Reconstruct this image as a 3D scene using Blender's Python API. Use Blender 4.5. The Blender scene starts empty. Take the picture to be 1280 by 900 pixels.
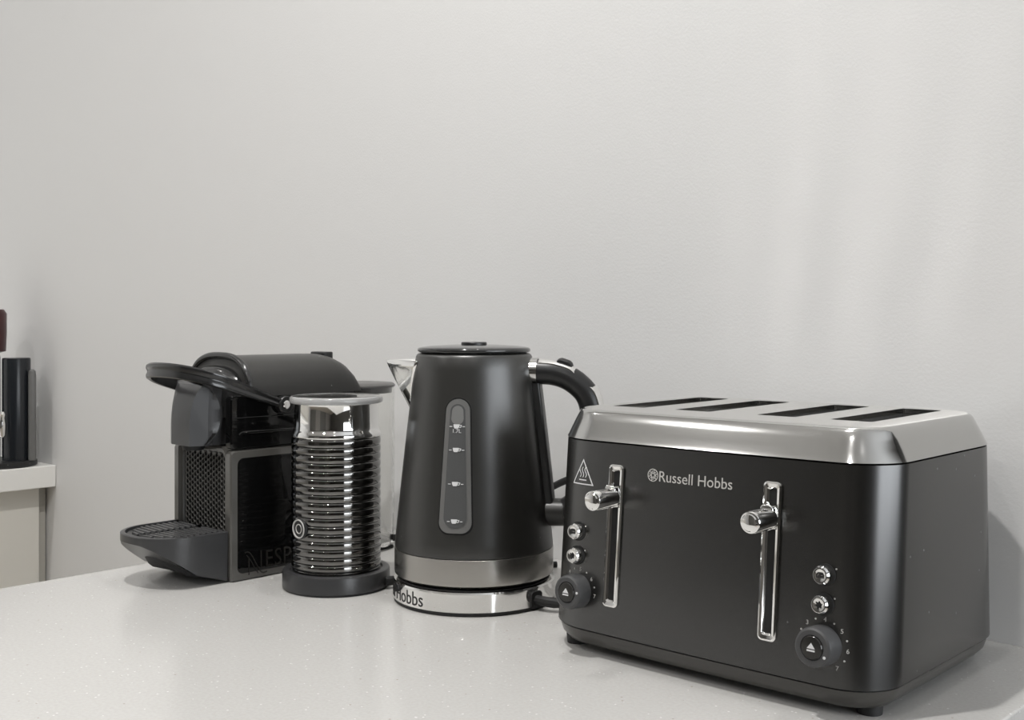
import bpy, bmesh, math, random
from mathutils import Vector, Matrix
random.seed(7)
scene = bpy.context.scene
COL = scene.collection
T = 0.90                      # worktop height above the floor
CH = 0.2387                   # camera height above the worktop
PI = math.pi
cos, sin = math.cos, math.sin

# ------------------------------------------------------------------ materials
def mat(name, col, rough=0.5, metal=0.0, spec=0.5, trans=0.0, ior=1.45, coat=0.0,
        bump=None, noise=None, emis=None, aniso=0.0):
    m = bpy.data.materials.new(name); m.use_nodes = True
    nt = m.node_tree; b = nt.nodes['Principled BSDF']
    c = (col, col, col) if isinstance(col, (int, float)) else col
    b.inputs['Base Color'].default_value = (*c, 1)
    b.inputs['Roughness'].default_value = rough
    b.inputs['Metallic'].default_value = metal
    b.inputs['Specular IOR Level'].default_value = spec
    b.inputs['Transmission Weight'].default_value = trans
    b.inputs['IOR'].default_value = ior
    b.inputs['Coat Weight'].default_value = coat
    b.inputs['Anisotropic'].default_value = aniso
    if emis:
        b.inputs['Emission Color'].default_value = (*emis[0], 1)
        b.inputs['Emission Strength'].default_value = emis[1]
    if bump:                                     # (scale, strength, distance)
        tc = nt.nodes.new('ShaderNodeTexCoord')
        n = nt.nodes.new('ShaderNodeTexNoise'); n.inputs['Scale'].default_value = bump[0]
        n.inputs['Detail'].default_value = 3
        bp = nt.nodes.new('ShaderNodeBump'); bp.inputs['Strength'].default_value = bump[1]
        bp.inputs['Distance'].default_value = bump[2]
        nt.links.new(tc.outputs['Object'], n.inputs['Vector'])
        nt.links.new(n.outputs['Fac'], bp.inputs['Height'])
        nt.links.new(bp.outputs['Normal'], b.inputs['Normal'])
    return m

def dusty(name, col, rough, dust=0.25, scale=260, thr=0.03, **kw):
    """plastic or lacquer with a few tiny dust specks on it"""
    m = mat(name, col, rough, **kw)
    nt = m.node_tree; b = nt.nodes['Principled BSDF']
    tc = nt.nodes.new('ShaderNodeTexCoord')
    v = nt.nodes.new('ShaderNodeTexVoronoi'); v.inputs['Scale'].default_value = scale
    lt = nt.nodes.new('ShaderNodeMath'); lt.operation = 'LESS_THAN'; lt.inputs[1].default_value = 0.13
    sep = nt.nodes.new('ShaderNodeSeparateColor')
    lt2 = nt.nodes.new('ShaderNodeMath'); lt2.operation = 'LESS_THAN'; lt2.inputs[1].default_value = thr
    mul = nt.nodes.new('ShaderNodeMath'); mul.operation = 'MULTIPLY'
    mix = nt.nodes.new('ShaderNodeMix'); mix.data_type = 'RGBA'
    c = (col, col, col) if isinstance(col, (int, float)) else col
    mix.inputs['A'].default_value = (*c, 1); mix.inputs['B'].default_value = (dust, dust, dust, 1)
    L = nt.links.new
    L(tc.outputs['Object'], v.inputs['Vector']); L(v.outputs['Distance'], lt.inputs[0])
    L(v.outputs['Color'], sep.inputs['Color']); L(sep.outputs['Red'], lt2.inputs[0])
    L(lt.outputs[0], mul.inputs[0]); L(lt2.outputs[0], mul.inputs[1])
    L(mul.outputs[0], mix.inputs['Factor']); L(mix.outputs['Result'], b.inputs['Base Color'])
    return m

M = {}
M['wall'] = mat('wall_paint', (0.70, 0.697, 0.69), 0.55, spec=0.35, bump=(420, 0.07, 0.002))
M['ceil'] = mat('ceiling_paint', 0.85, 0.8)
M['floor'] = mat('floor_boards', (0.36, 0.32, 0.27), 0.45)
M['cab'] = mat('cabinet_paint', (0.68, 0.66, 0.61), 0.45)
M['slab'] = mat('pale_laminate', (0.80, 0.79, 0.76), 0.35)
M['cabshade'] = mat('cabinet_paint_shaded', (0.40, 0.385, 0.35), 0.5)  # cabinet paint darkened, shade of the recess put into the colour
M['darkpanel'] = mat('dark_reflection_panel', (0.20, 0.19, 0.175), 0.4)
M['frame'] = mat('window_frame_paint', (0.7, 0.7, 0.7), 0.4)
M['satin'] = dusty('satin_black_plastic', 0.015, 0.34)
M['toaster'] = dusty('toaster_black_lacquer', (0.0045, 0.0042, 0.0034), 0.27, ior=1.95, dust=0.13, scale=200, thr=0.012)
M['kettleblack'] = dusty('kettle_black_lacquer', (0.0150, 0.0145, 0.0128), 0.35, ior=1.75, dust=0.16, scale=190, thr=0.02)
M['covermat'] = dusty('matte_grey_black_plastic', (0.027, 0.0262, 0.0245), 0.36, scale=200, thr=0.03)
M['skirt'] = mat('dark_grey_plastic', (0.045, 0.043, 0.039), 0.28)
M['gloss'] = dusty('gloss_black_plastic', 0.004, 0.04, dust=0.14, scale=170, thr=0.06)
M['glosspale'] = mat('gloss_charcoal_plastic', (0.022, 0.021, 0.019), 0.12)
M['tray'] = mat('charcoal_tray_plastic', (0.036, 0.036, 0.037), 0.30)
M['rim'] = mat('grey_rim_plastic', (0.070, 0.067, 0.061), 0.16, spec=0.9)
M['grillegrey'] = mat('charcoal_grille_plastic', (0.10, 0.097, 0.090), 0.3)
M['lidgloss'] = mat('kettle_lid_plastic', 0.022, 0.09, spec=0.8)
M['lever'] = mat('lever_black_plastic', 0.016, 0.20, spec=0.8)
M['blackchrome'] = dusty('black_chrome', (0.185, 0.182, 0.176), 0.06, dust=0.35, scale=170, thr=0.05, metal=1)
M['greywall'] = mat('grey_wall_paint', (0.11, 0.106, 0.098), 0.5)
M['darkwall'] = mat('unlit_wall_dark', (0.06, 0.057, 0.053), 0.5)  # unseen walls coloured dark as an unlit area, for dark reflections
M['rubber'] = mat('black_rubber', 0.012, 0.6)
M['dark'] = mat('recess_shade', 0.006, 0.7)  # near-black colour puts the shade into slits, holes and grooves
M['chrome'] = mat('polished_chrome', (0.86, 0.855, 0.84), 0.045, metal=1)
M['steel'] = mat('brushed_steel', (0.56, 0.557, 0.545), 0.125, metal=1)
M['steeltop'] = mat('brushed_steel_top', (0.66, 0.655, 0.64), 0.26, metal=1, aniso=0.96)
_nt = M['steeltop'].node_tree; _tg = _nt.nodes.new('ShaderNodeTangent'); _tg.direction_type = 'RADIAL'; _tg.axis = 'X'   # brushed along the toaster's width
_nt.links.new(_tg.outputs['Tangent'], _nt.nodes['Principled BSDF'].inputs['Tangent'])
M['steelband'] = mat('brushed_steel_band', (0.40, 0.388, 0.365), 0.27, metal=1)
M['mica'] = mat('heater_card', (0.42, 0.40, 0.37), 0.6)
M['well'] = mat('slot_liner', (0.07, 0.068, 0.064), 0.45)
M['knob'] = mat('grey_rubber_coating', (0.055, 0.055, 0.056), 0.42)
M['white'] = mat('white_print', 0.62, 0.5)
M['greyprint'] = mat('grey_print', (0.45, 0.44, 0.42), 0.5)
M['gaugegrey'] = mat('smoked_gauge_plastic', (0.135, 0.134, 0.130), 0.28)
M['gaugeclear'] = mat('smoked_gauge_window', (0.085, 0.086, 0.086), 0.12)
M['condens'] = mat('misted_gauge_window', (0.16, 0.16, 0.155), 0.45)
M['clear'] = mat('clear_plastic', (0.93, 0.93, 0.92), 0.03, trans=1.0, ior=1.28)
M['smokelid'] = mat('smoky_tank_lid', (0.10, 0.097, 0.092), 0.35)
M['cup'] = mat('dark_red_plastic', (0.05, 0.012, 0.012), 0.3)
M['canister'] = mat('blue_black_plastic', (0.012, 0.014, 0.017), 0.22)

def counter_mat():
    m = mat('speckled_quartz', (0.66, 0.645, 0.61), 0.22, spec=0.5)
    nt = m.node_tree; b = nt.nodes['Principled BSDF']; L = nt.links.new
    tc = nt.nodes.new('ShaderNodeTexCoord')
    base = nt.nodes.new('ShaderNodeTexNoise'); base.inputs['Scale'].default_value = 420; base.inputs['Detail'].default_value = 4
    r0 = nt.nodes.new('ShaderNodeValToRGB')
    r0.color_ramp.elements[0].position = 0.35; r0.color_ramp.elements[0].color = (0.470, 0.460, 0.443, 1)
    r0.color_ramp.elements[1].position = 0.65; r0.color_ramp.elements[1].color = (0.500, 0.492, 0.476, 1)
    L(tc.outputs['Object'], base.inputs['Vector']); L(base.outputs['Fac'], r0.inputs['Fac'])
    last = r0.outputs['Color']
    for sc, thr, sz, col in ((420, 0.10, 0.22, (0.47, 0.445, 0.40, 1)), (300, 0.08, 0.22, (0.68, 0.675, 0.66, 1)), (190, 0.05, 0.15, (0.36, 0.33, 0.29, 1))):
        v = nt.nodes.new('ShaderNodeTexVoronoi'); v.inputs['Scale'].default_value = sc
        sp = nt.nodes.new('ShaderNodeSeparateColor')
        a = nt.nodes.new('ShaderNodeMath'); a.operation = 'LESS_THAN'; a.inputs[1].default_value = thr
        c = nt.nodes.new('ShaderNodeMath'); c.operation = 'LESS_THAN'; c.inputs[1].default_value = sz
        mu = nt.nodes.new('ShaderNodeMath'); mu.operation = 'MULTIPLY'
        mx = nt.nodes.new('ShaderNodeMix'); mx.data_type = 'RGBA'; mx.inputs['B'].default_value = col
        L(tc.outputs['Object'], v.inputs['Vector']); L(v.outputs['Color'], sp.inputs['Color'])
        L(sp.outputs['Green'], a.inputs[0]); L(v.outputs['Distance'], c.inputs[0])
        L(a.outputs[0], mu.inputs[0]); L(c.outputs[0], mu.inputs[1])
        L(mu.outputs[0], mx.inputs['Factor']); L(last, mx.inputs['A']); last = mx.outputs['Result']
    L(last, b.inputs['Base Color'])
    return m
M['counter'] = counter_mat()

# ------------------------------------------------------------------ mesh helpers
class MB:
    def __init__(s): s.v = []; s.f = []
    def add(s, vs, fs):
        n = len(s.v); s.v += [tuple(p) for p in vs]; s.f += [tuple(i + n for i in q) for q in fs]; return s
    def box(s, x0, x1, y0, y1, z0, z1):
        vs = [(x, y, z) for z in (z0, z1) for y in (y0, y1) for x in (x0, x1)]
        return s.add(vs, [(0, 2, 3, 1), (4, 5, 7, 6), (0, 1, 5, 4), (2, 6, 7, 3), (0, 4, 6, 2), (1, 3, 7, 5)])
    def loft(s, rings, cap0=True, cap1=True, closed=True):
        n = len(rings[0]); vs = [p for r in rings for p in r]; fs = []
        for i in range(len(rings) - 1):
            for j in range(n if closed else n - 1):
                k = (j + 1) % n
                fs.append((i * n + j, i * n + k, (i + 1) * n + k, (i + 1) * n + j))
        if cap0: fs.append(tuple(reversed(range(n))))
        if cap1: fs.append(tuple(range((len(rings) - 1) * n, len(rings) * n)))
        return s.add(vs, fs)
    def lathe(s, prof, seg=72, c=(0, 0, 0), cap0=True, cap1=True):
        rings = [[(c[0] + r * cos(2 * PI * j / seg), c[1] + r * sin(2 * PI * j / seg), c[2] + z) for j in range(seg)] for r, z in prof]
        return s.loft(rings, cap0, cap1)
    def lathe_axis(s, prof, o, ax, seg=36, cap0=True, cap1=True):
        """prof = (radius, distance along axis ax from o)"""
        ax = Vector(ax).normalized(); o = Vector(o)
        u = ax.orthogonal().normalized(); w = ax.cross(u)
        rings = [[tuple(o + ax * h + (u * cos(2 * PI * j / seg) + w * sin(2 * PI * j / seg)) * r) for j in range(seg)] for r, h in prof]
        return s.loft(rings, cap0, cap1)
    def tube(s, pts, r, seg=14, flat=1.0, caps=True):
        pts = [Vector(p) for p in pts]; rings = []
        up = Vector((0, 0, 1)); prev = None
        for i, p in enumerate(pts):
            t = (pts[min(i + 1, len(pts) - 1)] - pts[max(i - 1, 0)]).normalized()
            if prev is None:
                u = t.orthogonal().normalized() if abs(t.dot(up)) > 0.95 else t.cross(up).normalized()
            else:
                u = (prev - t * prev.dot(t)).normalized()
            prev = u; w = t.cross(u)
            rr = r(i / (len(pts) - 1)) if callable(r) else r
            rings.append([tuple(p + u * cos(2 * PI * j / seg) * rr * flat + w * sin(2 * PI * j / seg) * rr) for j in range(seg)])
        return s.loft(rings, caps, caps)
    def sub(s, o):
        """shift every vertex by -o (world to thing space)"""
        s.v = [(a - o[0], b - o[1], c - o[2]) for a, b, c in s.v]; return s
    def map(s, fn):
        s.v = [tuple(fn(*p)) for p in s.v]; return s

def spline(pts, n=8):
    """Catmull-Rom through pts"""
    P = [Vector(p) for p in pts]; P = [P[0] * 2 - P[1]] + P + [P[-1] * 2 - P[-2]]; out = []
    for i in range(1, len(P) - 2):
        for k in range(n):
            t = k / n; a, b, c, d = P[i - 1], P[i], P[i + 1], P[i + 2]
            out.append(0.5 * ((2 * b) + (c - a) * t + (2 * a - 5 * b + 4 * c - d) * t * t + (-a + 3 * b - 3 * c + d) * t ** 3))
    out.append(P[-2]); return [tuple(p) for p in out]

def build(name, mb, m, parent=None, angle=35, smooth=True, bevel=None, fixn=True):
    me = bpy.data.meshes.new(name)
    me.from_pydata(mb.v, [], mb.f); me.update()
    if fixn:
        bm = bmesh.new(); bm.from_mesh(me)
        bmesh.ops.recalc_face_normals(bm, faces=bm.faces); bm.to_mesh(me); bm.free()
    me.materials.append(M[m] if isinstance(m, str) else m)
    if smooth:
        me.polygons.foreach_set('use_smooth', [True] * len(me.polygons))
        me.set_sharp_from_angle(angle=math.radians(angle))
    o = bpy.data.objects.new(name, me); COL.objects.link(o)
    if parent: o.parent = parent
    if bevel:
        b = o.modifiers.new('bevel', 'BEVEL'); b.width = bevel[0]; b.segments = bevel[1]; b.limit_method = 'ANGLE'
        b.angle_limit = math.radians(40)
    return o

def thing(name, label, cat, loc=(0, 0, 0), rz=0, group=None):
    o = bpy.data.objects.new(name, None); COL.objects.link(o)
    o.empty_display_size = 0.05; o.location = loc; o.rotation_euler = (0, 0, rz)
    o['label'] = label; o['category'] = cat
    if group: o['group'] = group
    return o

def struct(o, label=None):
    o['kind'] = 'structure'
    if label: o['label'] = label
    return o

def rrect(x0, x1, y0, y1, rf, rb, n=8):
    """rounded rectangle in plan, counter-clockwise; rf = radius at y0 corners, rb = radius at y1 corners"""
    pts = []
    for cx, cy, r, a0 in ((x0 + rf, y0 + rf, rf, PI), (x1 - rf, y0 + rf, rf, 1.5 * PI), (x1 - rb, y1 - rb, rb, 0), (x0 + rb, y1 - rb, rb, 0.5 * PI)):
        for k in range(n + 1):
            a = a0 + 0.5 * PI * k / n
            pts.append((cx + r * cos(a), cy + r * sin(a)))
    return pts

def text_geo(body, size, extrude=0.0, space=1.0):
    cu = bpy.data.curves.new('t', 'FONT'); cu.body = body; cu.size = size; cu.extrude = extrude; cu.space_character = space
    cu.resolution_u = 4
    o = bpy.data.objects.new('t', cu); COL.objects.link(o)
    bpy.context.view_layer.update()
    dg = bpy.context.evaluated_depsgraph_get()
    me = bpy.data.meshes.new_from_object(o.evaluated_get(dg))
    vs = [tuple(v.co) for v in me.vertices]; fs = [tuple(p.vertices) for p in me.polygons]
    bpy.data.objects.remove(o); bpy.data.curves.remove(cu); bpy.data.meshes.remove(me)
    return vs, fs

def text_fit(body, width=None, height=None, extrude=0.0002, space=1.0):
    """text scaled so its outline is `width` wide (or `height` high), lower left corner at the origin"""
    vs, fs = text_geo(body, 1.0, 0.0, space)
    x0 = min(v[0] for v in vs); x1 = max(v[0] for v in vs); y0 = min(v[1] for v in vs); y1 = max(v[1] for v in vs)
    kx = (width / (x1 - x0)) if width else height / (y1 - y0)
    ky = (height / (y1 - y0)) if height else kx
    n = len(vs); flat = [((v[0] - x0) * kx, (v[1] - y0) * ky, 0) for v in vs]
    mb = MB()
    if not extrude: return mb.add(flat, fs)
    # extrude: front, back and the boundary walls
    from collections import Counter
    ec = Counter()
    for f in fs:
        for i in range(len(f)): ec[tuple(sorted((f[i], f[(i + 1) % len(f)])))] += 1
    walls = []
    for f in fs:
        for i in range(len(f)):
            a, b = f[i], f[(i + 1) % len(f)]
            if ec[tuple(sorted((a, b)))] == 1: walls.append((a, b, b + n, a + n))
    return mb.add(flat + [(x, y, extrude) for x, y, _ in flat], [tuple(reversed(f)) for f in fs] + [tuple(i + n for i in f) for f in fs] + walls)

def strokes(mb, lines, w, h=0.0002):
    """flat bars of width w along polylines in the (a, b) plane, h thick"""
    for pl in lines:
        P = [Vector((p[0], p[1])) for p in pl]; L = []; R = []
        closed = (P[0] - P[-1]).length < 1e-9
        if closed: P = P[:-1]
        n = len(P)
        for i in range(n):
            a = P[i - 1] if (i > 0 or closed) else P[i]; b = P[(i + 1) % n] if (i < n - 1 or closed) else P[i]
            d1 = (P[i] - a).normalized() if (P[i] - a).length > 1e-9 else (b - P[i]).normalized()
            d2 = (b - P[i]).normalized() if (b - P[i]).length > 1e-9 else d1
            n1 = Vector((-d1.y, d1.x)); n2 = Vector((-d2.y, d2.x)); m = (n1 + n2).normalized()
            k = w / 2 / max(0.35, m.dot(n1))
            L.append(P[i] + m * k); R.append(P[i] - m * k)
        vs = []
        for i in range(n): vs += [(L[i].x, L[i].y, 0), (R[i].x, R[i].y, 0), (R[i].x, R[i].y, h), (L[i].x, L[i].y, h)]
        fs = []
        for i in range(n if closed else n - 1):
            p, q = 4 * i, 4 * ((i + 1) % n)
            for e in range(4): fs.append((p + e, p + (e + 1) % 4, q + (e + 1) % 4, q + e))
        if not closed: fs += [(0, 1, 2, 3), (4 * n - 1, 4 * n - 2, 4 * n - 3, 4 * n - 4)]
        mb.add(vs, fs)
    return mb

def circ(cx, cy, r, n=28, sx=1.0, sy=1.0):
    p = [(cx + r * sx * cos(2 * PI * i / n), cy + r * sy * sin(2 * PI * i / n)) for i in range(n)]
    return p + [p[0]]

# ------------------------------------------------------------------ room
YW = 0.864                    # face of the back wall
def wall(name, x0, x1, y0, y1, z0, z1, m='wall'):
    return struct(build(name, MB().box(x0, x1, y0, y1, z0, z1), m, smooth=False))
wall('floor', -2.9, 2.3, -3.2, 2.8, -0.1, 0.0, 'floor')
wall('ceiling', -2.9, 2.3, -3.2, 2.8, 2.5, 2.6, 'ceil')
wall('wall_back', -2.9, -0.16, YW, YW + 0.12, 0.0, 2.5)
wall('wall_left', -2.6, -2.48, -3.2, YW, 0.0, 2.5)
wall('wall_front', -2.9, 2.3, -3.2, -3.08, 0.0, 2.5, 'greywall')
wall('wall_far', -0.28, 2.3, 2.5, 2.62, 0.0, 2.5, 'darkwall')
wall('wall_return', -0.28, -0.16, YW + 0.12, 2.5, 0.0, 2.5)
# right wall with a wide glazed opening
WX = 1.95; WY0, WY1, WZ0, WZ1 = -0.35, 1.95, 0.75, 2.0
mb = MB(); mb.box(WX, WX + .12, -3.2, WY0, 0, 2.5); mb.box(WX, WX + .12, WY1, 2.62, 0, 2.5)
mb.box(WX, WX + .12, WY0, WY1, 0, WZ0); mb.box(WX, WX + .12, WY0, WY1, WZ1, 2.5)
struct(build('wall_right', mb, 'darkwall', smooth=False))
mb = MB()
for y in (WY0, WY0 + .75, WY0 + 1.5, WY1 - .05): mb.box(WX + .02, WX + .07, y, y + .05, WZ0, WZ1)
for z in (WZ0, (WZ0 + WZ1) / 2, WZ1 - .05): mb.box(WX + .02, WX + .07, WY0, WY1, z, z + .05)
struct(build('window_1', mb, 'frame', smooth=False))
wall('reflection_panel_1', -1.2, -0.35, -3.08, -3.04, 0.0, 2.05, 'darkpanel')  # unseen dark panels added on the front wall for contrast in chrome
wall('reflection_panel_2', 0.75, 1.6, -3.08, -3.04, 0.0, 2.05, 'darkpanel')

# worktop carrying the appliances, and its base unit
CX0, CX1, CY0 = -1.021, -0.2415, 0.20
ct = build('countertop', MB().box(CX0, CX1, CY0, YW - .0005, T - .034, T), 'counter', bevel=(.0015, 2))
ct['label'] = 'pale speckled quartz countertop under the four black appliances'; ct['category'] = 'countertop'
bc = thing('base_cabinet', 'cream base cabinet carrying the speckled countertop with the toaster', 'cabinet', (-.631, .55, 0))
mb = MB().box(-1.0, -.262, .285, YW - .002, .1, T - .0342).box(-.985, -.277, .33, YW - .02, 0, .1).sub((-.631, .55, 0))
build('carcass', mb, 'cab', bc, bevel=(.001, 1))
for x0, x1, hx in ((-.998, -.633, -.66), (-.629, -.264, -.60)):
    d = build('door', MB().box(x0, x1, .2665, .2848, .105, T - .037).sub((-.631, .55, 0)), 'cab', bc, bevel=(.001, 1))
    build('handle', MB().tube([(hx, .266, .62), (hx, .238, .62), (hx, .238, .78), (hx, .266, .78)], .005).sub((-.631, .55, 0)), 'steel', d)

# second worktop along the left wall, seen beyond the end of the first
SX = -1.83
st = build('countertop', MB().box(-2.478, SX, -1.2, YW - .0005, T - .036, T), 'slab', bevel=(.0015, 2))
st['label'] = 'far pale countertop at the left edge under a black canister'; st['category'] = 'countertop'
lc = thing('base_cabinet', 'cream base cabinet under the far countertop at left edge', 'cabinet', (-2.16, -.1, 0))
o_ = (-2.16, -.1, 0)
build('carcass', MB().box(-2.47, SX - .045, -1.19, YW - .002, .1, T - .0362).box(-2.45, SX - .08, -1.19, YW - .02, 0, .1).sub(o_), 'cab', lc)
build('filler_strip', MB().box(SX - .0448, SX - .034, .849, YW - .003, .1, T - .0364).sub(o_), 'cabshade', lc)
for i in range(4):
    y0 = -1.19 + i * .5
    d = build('door', MB().box(SX - .0445, SX - .026, y0 + .002, y0 + .4955 if i < 3 else .847, .105, T - .0364).sub(o_), 'cab', lc, bevel=(.001, 1))

# ------------------------------------------------------------------ toaster
TO = Vector((-.418, .74, T))
toaster = thing('toaster', 'black four-slice toaster with brushed steel top and chrome levers', 'toaster', TO)
def tb(name, mb, m, parent=None, **k):
    """mesh given with world x, y and z above the worktop"""
    return build(name, mb.map(lambda x, y, z: (x - TO.x, y - TO.y, z)), m, parent or toaster, **k)
XL, XR = -.556, -.288
XM = (XL + XR) / 2
Z1, Z2, ZT = .0193, .1521, .1742
BOW = .0025                    # the front is slightly pillowed
def yf(z): return .6243 + (z - Z1) * .0854
def yb(z): return .846 - (z - Z1) * .04
RL, RR, RB, RBL = .044, .032, .053, .030
def bowed(x): return BOW * ((x - XM) / (XR - XM)) ** 2
def plan(x0, x1, y0, y1, rl, rr_, rb, rbl, n):
    pts = []
    for cx, cy, r, a0 in ((x0 + rl, y0 + rl, rl, PI), (x1 - rr_, y0 + rr_, rr_, 1.5 * PI), (x1 - rb, y1 - rb, rb, 0), (x0 + rbl, y1 - rbl, rbl, 0.5 * PI)):
        for k in range(n + 1):
            a = a0 + 0.5 * PI * k / n
            pts.append((cx + r * cos(a), cy + r * sin(a)))
        if a0 == PI:                              # extra points along the front so that it can bow
            xa, xb = x0 + rl, x1 - rr_
            for k in range(1, 12): pts.append((xa + (xb - xa) * k / 12, y0))
    return [(x, y + (bowed(x) if y < y0 + .05 else 0)) for x, y in pts]
def tring(z, ins=0.0, zz=None):
    return [(x, y, zz if zz is not None else z) for x, y in plan(XL + ins, XR - ins, yf(z) + ins, yb(z) - ins, max(RL - ins, .012), max(RR - ins, .012), max(RB - ins, .02), max(RBL - ins, .012), 10)]
body = tb('body', MB().loft([tring(Z1), tring(.05), tring(.09), tring(.125), tring(Z2)]), 'toaster', angle=50)
# base skirt curving in under the body
prof = [(.0012, Z1 - .0012), (.0018, .0165), (.0036, .0112), (.0078, .0068), (.015, .0048), (.03, .0044)]
tb('base_skirt', MB().loft([[(x, y, z) for x, y, _ in tring(Z1, ins)] for ins, z in prof]), 'skirt', angle=50)
tb('seam_gasket', MB().loft([tring(Z1 - .0012, .0022), tring(Z1, .0022)]), 'dark')
for fx, fy in ((-.5345, .651), (-.3065, .654), (-.515, .815), (-.325, .815)):
    tb('foot', MB().lathe([(.0076, 0), (.0078, .002), (.0082, .0065)], 24, (fx, fy, 0)), 'rubber')
# steel top: ring profile + flat with four slots
slots = [(-.5150, .687, .814), (-.4585, .688, .814), (-.3910, .689, .813), (-.3360, .689, .813)]
SW = .0147
SKEW = -.0045 / .128          # the slots lean slightly to the left at the back
def sk(q, y0): return [(x + (y - y0) * SKEW, y, z) for x, y, z in q]
prof = [(.0004, Z2 + .0006), (-.0004, Z2 + .0012), (.0008, .1554), (.0032, .1605), (.0060, .1662), (.0085, .1712), (.0104, .1733), (.0124, .17405), (.0150, ZT)]
def topring(ins, z): return [(x, y, z) for x, y, _ in tring(Z2, ins)]
bm = bmesh.new()
rings = [[bm.verts.new(p) for p in topring(i, z)] for i, z in prof]
n = len(rings[0])
for a, b in zip(rings, rings[1:]):
    for j in range(n): bm.faces.new((a[j], a[(j + 1) % n], b[(j + 1) % n], b[j]))
edges = [bm.edges.get((rings[-1][j], rings[-1][(j + 1) % n])) for j in range(n)]
lips = []
for sx, y0, y1 in slots:
    q = [bm.verts.new(p) for p in sk([(x, y, ZT) for x, y in rrect(sx - SW, sx + SW, y0, y1, .002, .002, 2)], y0)]
    m_ = len(q)
    edges += [bm.edges.new((q[j], q[(j + 1) % m_])) for j in range(m_)]
    lips.append(q)
bmesh.ops.triangle_fill(bm, edges=edges, use_beauty=True)
for q in lips:                                   # folded-down lip of each slot
    m_ = len(q); w = [bm.verts.new((v.co.x, v.co.y, ZT - .004)) for v in q]
    for j in range(m_): bm.faces.new((q[j], q[(j + 1) % m_], w[(j + 1) % m_], w[j]))
bmesh.ops.recalc_face_normals(bm, faces=bm.faces)
mb = MB(); bm.verts.index_update()
mb.add([tuple(v.co) for v in bm.verts], [tuple(v.index for v in f.verts) for f in bm.faces]); bm.free()
top = tb('steel_top', mb, 'steel', angle=30)
top.data.materials.append(M['steeltop'])
for p in top.data.polygons:
    if abs(p.normal.z) > .985: p.material_index = 1
for sx, y0, y1 in slots:
    mb = MB(); z0 = .06
    r0 = sk([(x, y, ZT - .0035) for x, y in rrect(sx - SW, sx + SW, y0, y1, .002, .002, 2)], y0)
    r1 = [(x, y, z0) for x, y, _ in r0]
    mb.loft([r0, r1], False, True)
    well = tb('toast_slot', mb, 'well', smooth=False)
    # heater cards with wound ribbon, and the wire bread guides in front of them
    mb = MB()
    for s in (-1, 1):
        mb.box(sx + s * (SW - .0008) - .0003, sx + s * (SW - .0008) + .0003, y0 + .004, y1 - .004, z0 + .01, ZT - .012)
    mb.v = sk(mb.v, y0)
    card = tb('heater_card', mb, 'mica', well, smooth=False)
    mb = MB()
    k = 0
    y = y0 + .008
    while y < y1 - .006:
        for s in (-1, 1):
            mb.tube([(sx + s * (SW - .0035), y, z0 + .002), (sx + s * (SW - .0035), y, ZT - .010), (sx + s * (SW - .001), y, ZT - .007)], .0006, 6)
        y += .0125
    for s in (-1, 1):
        mb.tube([(sx + s * (SW - .0028), y0 + .004, ZT - .0085), (sx + s * (SW - .0028), y1 - .004, ZT - .0085)], .0008, 6)
    mb.v = sk(mb.v, y0)
    tb('bread_guide', mb, 'chrome', well)
    ym = y0 + (y1 - y0) * .62
    tb('rack_bracket', MB().box(sx - SW + .001, sx + SW - .001, ym - .004, ym + .004, ZT - .011, ZT - .0075), 'chrome', well, bevel=(.0008, 1))

TAU = math.atan(.0854)
NF = Vector((0, -cos(TAU), sin(TAU))); EZ = Vector((0, sin(TAU), cos(TAU))); EX = Vector((1, 0, 0))
def drop(x):                                      # how far the rounded corner falls back from the face plane
    a, b = XL + RL, XR - RR
    if x < a: R_, d = RL, min(a - x, RL * .99)
    elif x > b: R_, d = RR, min(x - b, RR * .99)
    else: return bowed(x)
    return bowed(x) + R_ - math.sqrt(R_ * R_ - d * d)
def onface(x0, z0, mb, out=0.0, wrap=False):
    """place flat (a, b, h) geometry on the front face, origin at x0, z0"""
    o = Vector((x0, yf(z0), z0))
    def fn(a, b, h):
        p = o + EX * a + EZ * b + NF * (h + out)
        p.y += drop(p.x) if wrap else drop(x0)
        return p
    return mb.map(fn)

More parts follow.
